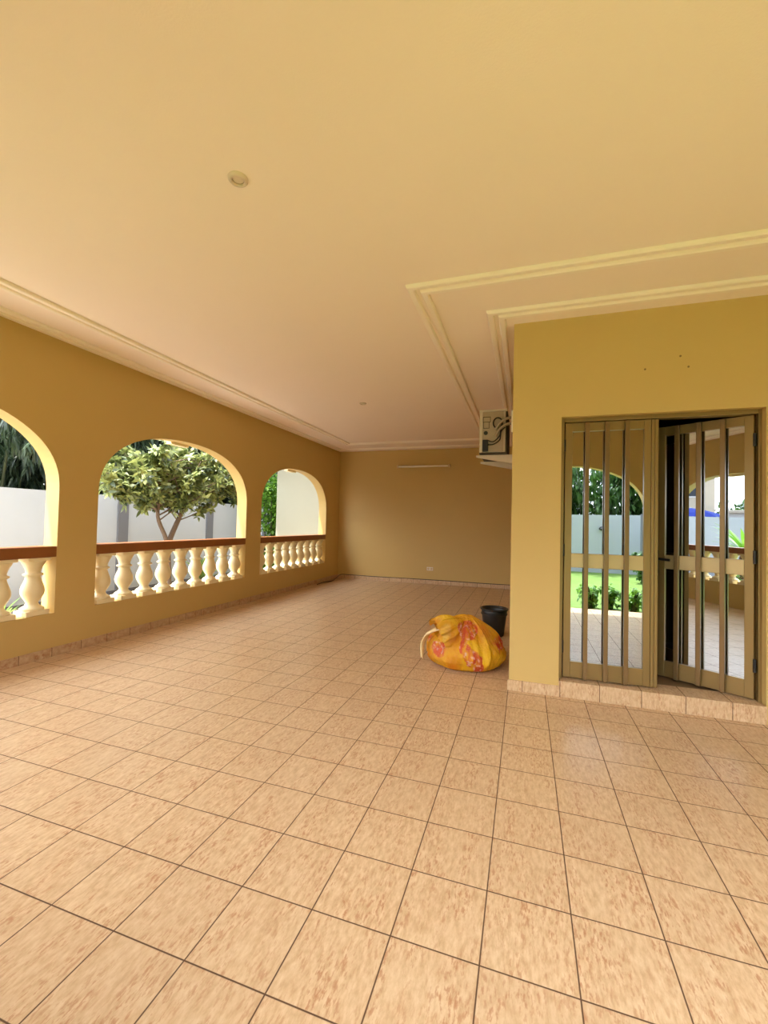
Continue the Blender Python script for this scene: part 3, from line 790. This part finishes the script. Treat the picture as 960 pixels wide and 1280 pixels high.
# --- palm fan above the wall in the nearest arch
def fronds(name, label, cat, loc, n, L, W, mat, tilt=(.2, 1.1), seed=3, group=None):
    rnd = random.Random(seed); r = thing(name, label, cat, loc, group=group); V, F = [], []
    for k in range(n):
        a_ = 2 * PI * k * .381966 * 1.0; el = tilt[0] + (tilt[1] - tilt[0]) * rnd.random()
        d = Vector((math.cos(a_) * math.cos(el), math.sin(a_) * math.cos(el), math.sin(el)))
        add_leaf(V, F, Vector((0, 0, .05)) + d * .03, d, Vector((0, 0, 1)), L * rnd.uniform(.7, 1.1), W, rnd.uniform(.1, .45), 4)
    raw('leaves', V, F, M[mat], r)
    bm = bmesh.new(); lathe(bm, [(.05, 0), (.045, .06), (.02, .14)], 10); obj('stem', bm, M['bark'], r, True)
    return r
fronds('sword_plant', 'bright sword leaved plant behind the balusters of the middle arch', 'plant', (-7.2, 8.30, GZ + .03), 34, .70, .055, 'leaf_yucca', (.4, 1.45), 4)
fronds('sword_plant', 'small sword leaved plant behind the nearest balustrade', 'plant', (-6.7, 3.95, GZ), 20, .42, .05, 'leaf_yucca', (.2, 1.3), 5)
clump('leafy_bush', 'tall bright green bush at the left of the far arch', 'bush', (-7.0, 10.95, GZ + .03), .68, 2.9, 12, 1500, 'leaf_bright', .13, .07, .1, 71, None, .05)

# --- things mirrored in the door: shrubs, trees, palm, far houses
for k, (x, y, h) in enumerate(((.30, -.95, .50), (1.18, -.85, .42), (1.50, -.95, .40), (1.86, -.85, .44), (2.25, -1.0, .40), (2.7, -1.1, .45))):
    clump('edging_shrub', 'small bright leafy shrub in the row along the lawn edge', 'shrub', (x, y, GZ), .20, h, 7, 60, 'leaf_bright', .10, .05, .1, 80 + k, 'shrubs along the lawn edge', .2)
clump('leafy_bush', 'green bush beside the garden gate mirrored in the door', 'bush', (3.25, -5.6, GZ), .30, .85, 8, 150, 'leaf_mid', .14, .07, .1, 91, None, .1)
for k, (x, y) in enumerate(((-.5, -10.3), (2.2, -10.2), (5.0, -10.4), (8.2, -10.3))):
    clump('mango_tree', 'broad leaved green tree beyond the garden wall mirrored in the closed door leaf', 'tree', (x, y, GZ - .2), 1.9, 4.9, 16, 1300, 'leaf_mid', .34, .10, .7, 100 + k, 'trees beyond the garden wall', .2, ymax=-8.6)
r = fronds('cycad', 'green palm-like cycad outside the rear balustrade mirrored in the door', 'cycad', (-3.72, -1.45, .86), 46, .95, .085, 'leaf_bright', (.2, 1.35), 6)
bm = bmesh.new(); lathe(bm, [(.11, GZ - .86), (.13, -.7), (.12, -.3), (.11, 0), (.05, .06)], 12); obj('trunk', bm, M['bark'], r, True)

clump('low_shrub', 'low bright shrub behind the rear balusters mirrored in the open door leaf', 'shrub', (-3.35, -1.0, GZ), .22, .6, 7, 60, 'leaf_bright', .10, .05, .1, 96, None, .2)

r = thing('house', 'cream neighbouring house with dark windows mirrored in the open door leaf', 'house', (-21.5, -13.0, GZ - .2), R(35))
bm = bmesh.new(); box(bm, -2.2, 2.2, -3, 3, 0, 6.2); obj('walls', bm, M['building'], r)
bm = bmesh.new(); box(bm, -2.5, 2.5, -3.3, 3.3, 6.2, 6.5, .02); obj('roof', bm, M['far_white'], r)
for (y, z) in ((-1.8, 3.6), (0, 3.6), (1.8, 3.6), (-1.8, 1.2), (1.8, 1.2)):
    bm = bmesh.new(); box(bm, 2.18, 2.26, y - .45, y + .45, z, z + 1.5, .01); o = obj('window', bm, M['far_white'], r)
    bm = bmesh.new(); box(bm, 2.255, 2.27, y - .36, y + .36, z + .08, z + 1.42); obj('pane', bm, M['window_dark'], o)
r = thing('shed', 'low white outbuilding beyond the wall mirrored in the open door leaf', 'outbuilding', (-14.5, -14.5, GZ - .2), R(45))
bm = bmesh.new(); box(bm, -1.4, 1.4, -2.2, 2.2, 0, 2.6); obj('walls', bm, M['far_white'], r)
bm = bmesh.new(); box(bm, -1.6, 1.6, -2.4, 2.4, 2.6, 2.75, .02); obj('roof', bm, M['building'], r)
r = thing('parasol', 'blue canvas parasol showing over the wall in the open door leaf', 'parasol', (-10.8, -6.4, GZ - .2))
bm = bmesh.new(); lathe(bm, [(1.25, 2.12), (1.15, 2.22), (.8, 2.38), (.4, 2.50), (.05, 2.57)], 8); obj('canopy', bm, M['blue'], r)
bm = bmesh.new(); tube(bm, [(0, 0, 0), (0, 0, 2.6)], .025, 8); obj('pole', bm, M['far_white'], r)
for k, (x, y) in enumerate(((-18.4, -18.4), (-17.6, -23.2), (-22.6, -21.8))):
    clump('dense_tree', 'distant green tree beyond the houses mirrored in the open door leaf', 'tree', (x, y, GZ - .3), 1.7, 3.5, 12, 700, 'leaf_mid', .45, .2, .3, 120 + k, 'distant trees beyond the wall', .2)

# ------------------------------------------------------------------ light
wd = bpy.data.worlds.new('World'); sc.world = wd; wd.use_nodes = True
nt = wd.node_tree; bg = nt.nodes['Background']
tc = nt.nodes.new('ShaderNodeTexCoord'); sep = nt.nodes.new('ShaderNodeSeparateXYZ'); nt.links.new(tc.outputs['Generated'], sep.inputs[0])
rp = nt.nodes.new('ShaderNodeValToRGB'); nt.links.new(sep.outputs['Z'], rp.inputs[0])
rp.color_ramp.elements[0].position = 0; rp.color_ramp.elements[0].color = (.95, .97, 1, 1)
rp.color_ramp.elements[1].position = .8; rp.color_ramp.elements[1].color = (.62, .76, .98, 1)
nz = nt.nodes.new('ShaderNodeTexNoise'); nz.inputs['Scale'].default_value = 2.5; nz.inputs['Detail'].default_value = 6
nt.links.new(tc.outputs['Generated'], nz.inputs['Vector'])
cr = nt.nodes.new('ShaderNodeValToRGB'); cr.color_ramp.elements[0].position = .42; cr.color_ramp.elements[1].position = .62; nt.links.new(nz.outputs['Fac'], cr.inputs[0])
mx = nt.nodes.new('ShaderNodeMix'); mx.data_type = 'RGBA'; nt.links.new(cr.outputs[0], mx.inputs[0]); nt.links.new(rp.outputs[0], mx.inputs[6]); mx.inputs[7].default_value = (1, 1, 1, 1)
nt.links.new(mx.outputs[2], bg.inputs['Color']); 
# hazy sky: brighter in the half that holds the sun
tosun = Vector((-.25, -.38, 1.0)).normalized()
dp = nt.nodes.new('ShaderNodeVectorMath'); dp.operation = 'DOT_PRODUCT'; nt.links.new(tc.outputs['Generated'], dp.inputs[0]); dp.inputs[1].default_value = Vector((-.45, -.62, .75)).normalized()
mxn = nt.nodes.new('ShaderNodeMath'); mxn.operation = 'MAXIMUM'; nt.links.new(dp.outputs['Value'], mxn.inputs[0]); mxn.inputs[1].default_value = 0
pw = nt.nodes.new('ShaderNodeMath'); pw.operation = 'POWER'; nt.links.new(mxn.outputs[0], pw.inputs[0]); pw.inputs[1].default_value = 2.0
ma = nt.nodes.new('ShaderNodeMath'); ma.operation = 'MULTIPLY_ADD'; nt.links.new(pw.outputs[0], ma.inputs[0]); ma.inputs[1].default_value = 4.6; ma.inputs[2].default_value = 1.3
nt.links.new(ma.outputs[0], bg.inputs['Strength'])
sd = bpy.data.lights.new('sun', 'SUN'); sd.energy = 7.0; sd.angle = R(1.5); sd.color = (1, .94, .84)
so = link(bpy.data.objects.new('sun', sd))
tosun = Vector((-.25, -.38, 1.0)).normalized()
so.rotation_euler = tosun.to_track_quat('Z', 'Y').to_euler(); so.location = (-4, -8, 14)

# ------------------------------------------------------------------ camera (from the tile grid and the arch vanishing points)
F_PX, YAW, PITCH, ROLL, CH = 538.8, R(18.14), R(1.44), R(1.29), 1.4187
cy, sy, cp, sp_, cr_, sr = math.cos(YAW), math.sin(YAW), math.cos(PITCH), math.sin(PITCH), math.cos(ROLL), math.sin(ROLL)
fwd = Vector((-sy * cp, cy * cp, sp_)); right = Vector((cy, sy, 0)); up = right.cross(fwd)
r2 = cr_ * right + sr * up; u2 = -sr * right + cr_ * up
cd = bpy.data.cameras.new('camera'); cam = link(bpy.data.objects.new('camera', cd))
m = Matrix.Identity(4)
for i in range(3):
    m[i][0] = r2[i]; m[i][1] = u2[i]; m[i][2] = -fwd[i]
m[0][3], m[1][3], m[2][3] = 0, 0, CH
cam.matrix_world = m
cd.sensor_fit = 'HORIZONTAL'; cd.sensor_width = 36; cd.lens = 36 * F_PX / 960; cd.clip_start = .05; cd.clip_end = 300
sc.camera = cam

sc.view_settings.view_transform = 'Standard'; sc.view_settings.look = 'None'; sc.view_settings.gamma = 1
sc.view_settings.use_curve_mapping = False
sc.view_settings.exposure = 1.25
cyc = sc.cycles
cyc.max_bounces = 14; cyc.diffuse_bounces = 8; cyc.glossy_bounces = 6; cyc.transparent_max_bounces = 12; cyc.transmission_bounces = 6
cyc.use_denoising = True
cyc.sample_clamp_indirect = 8
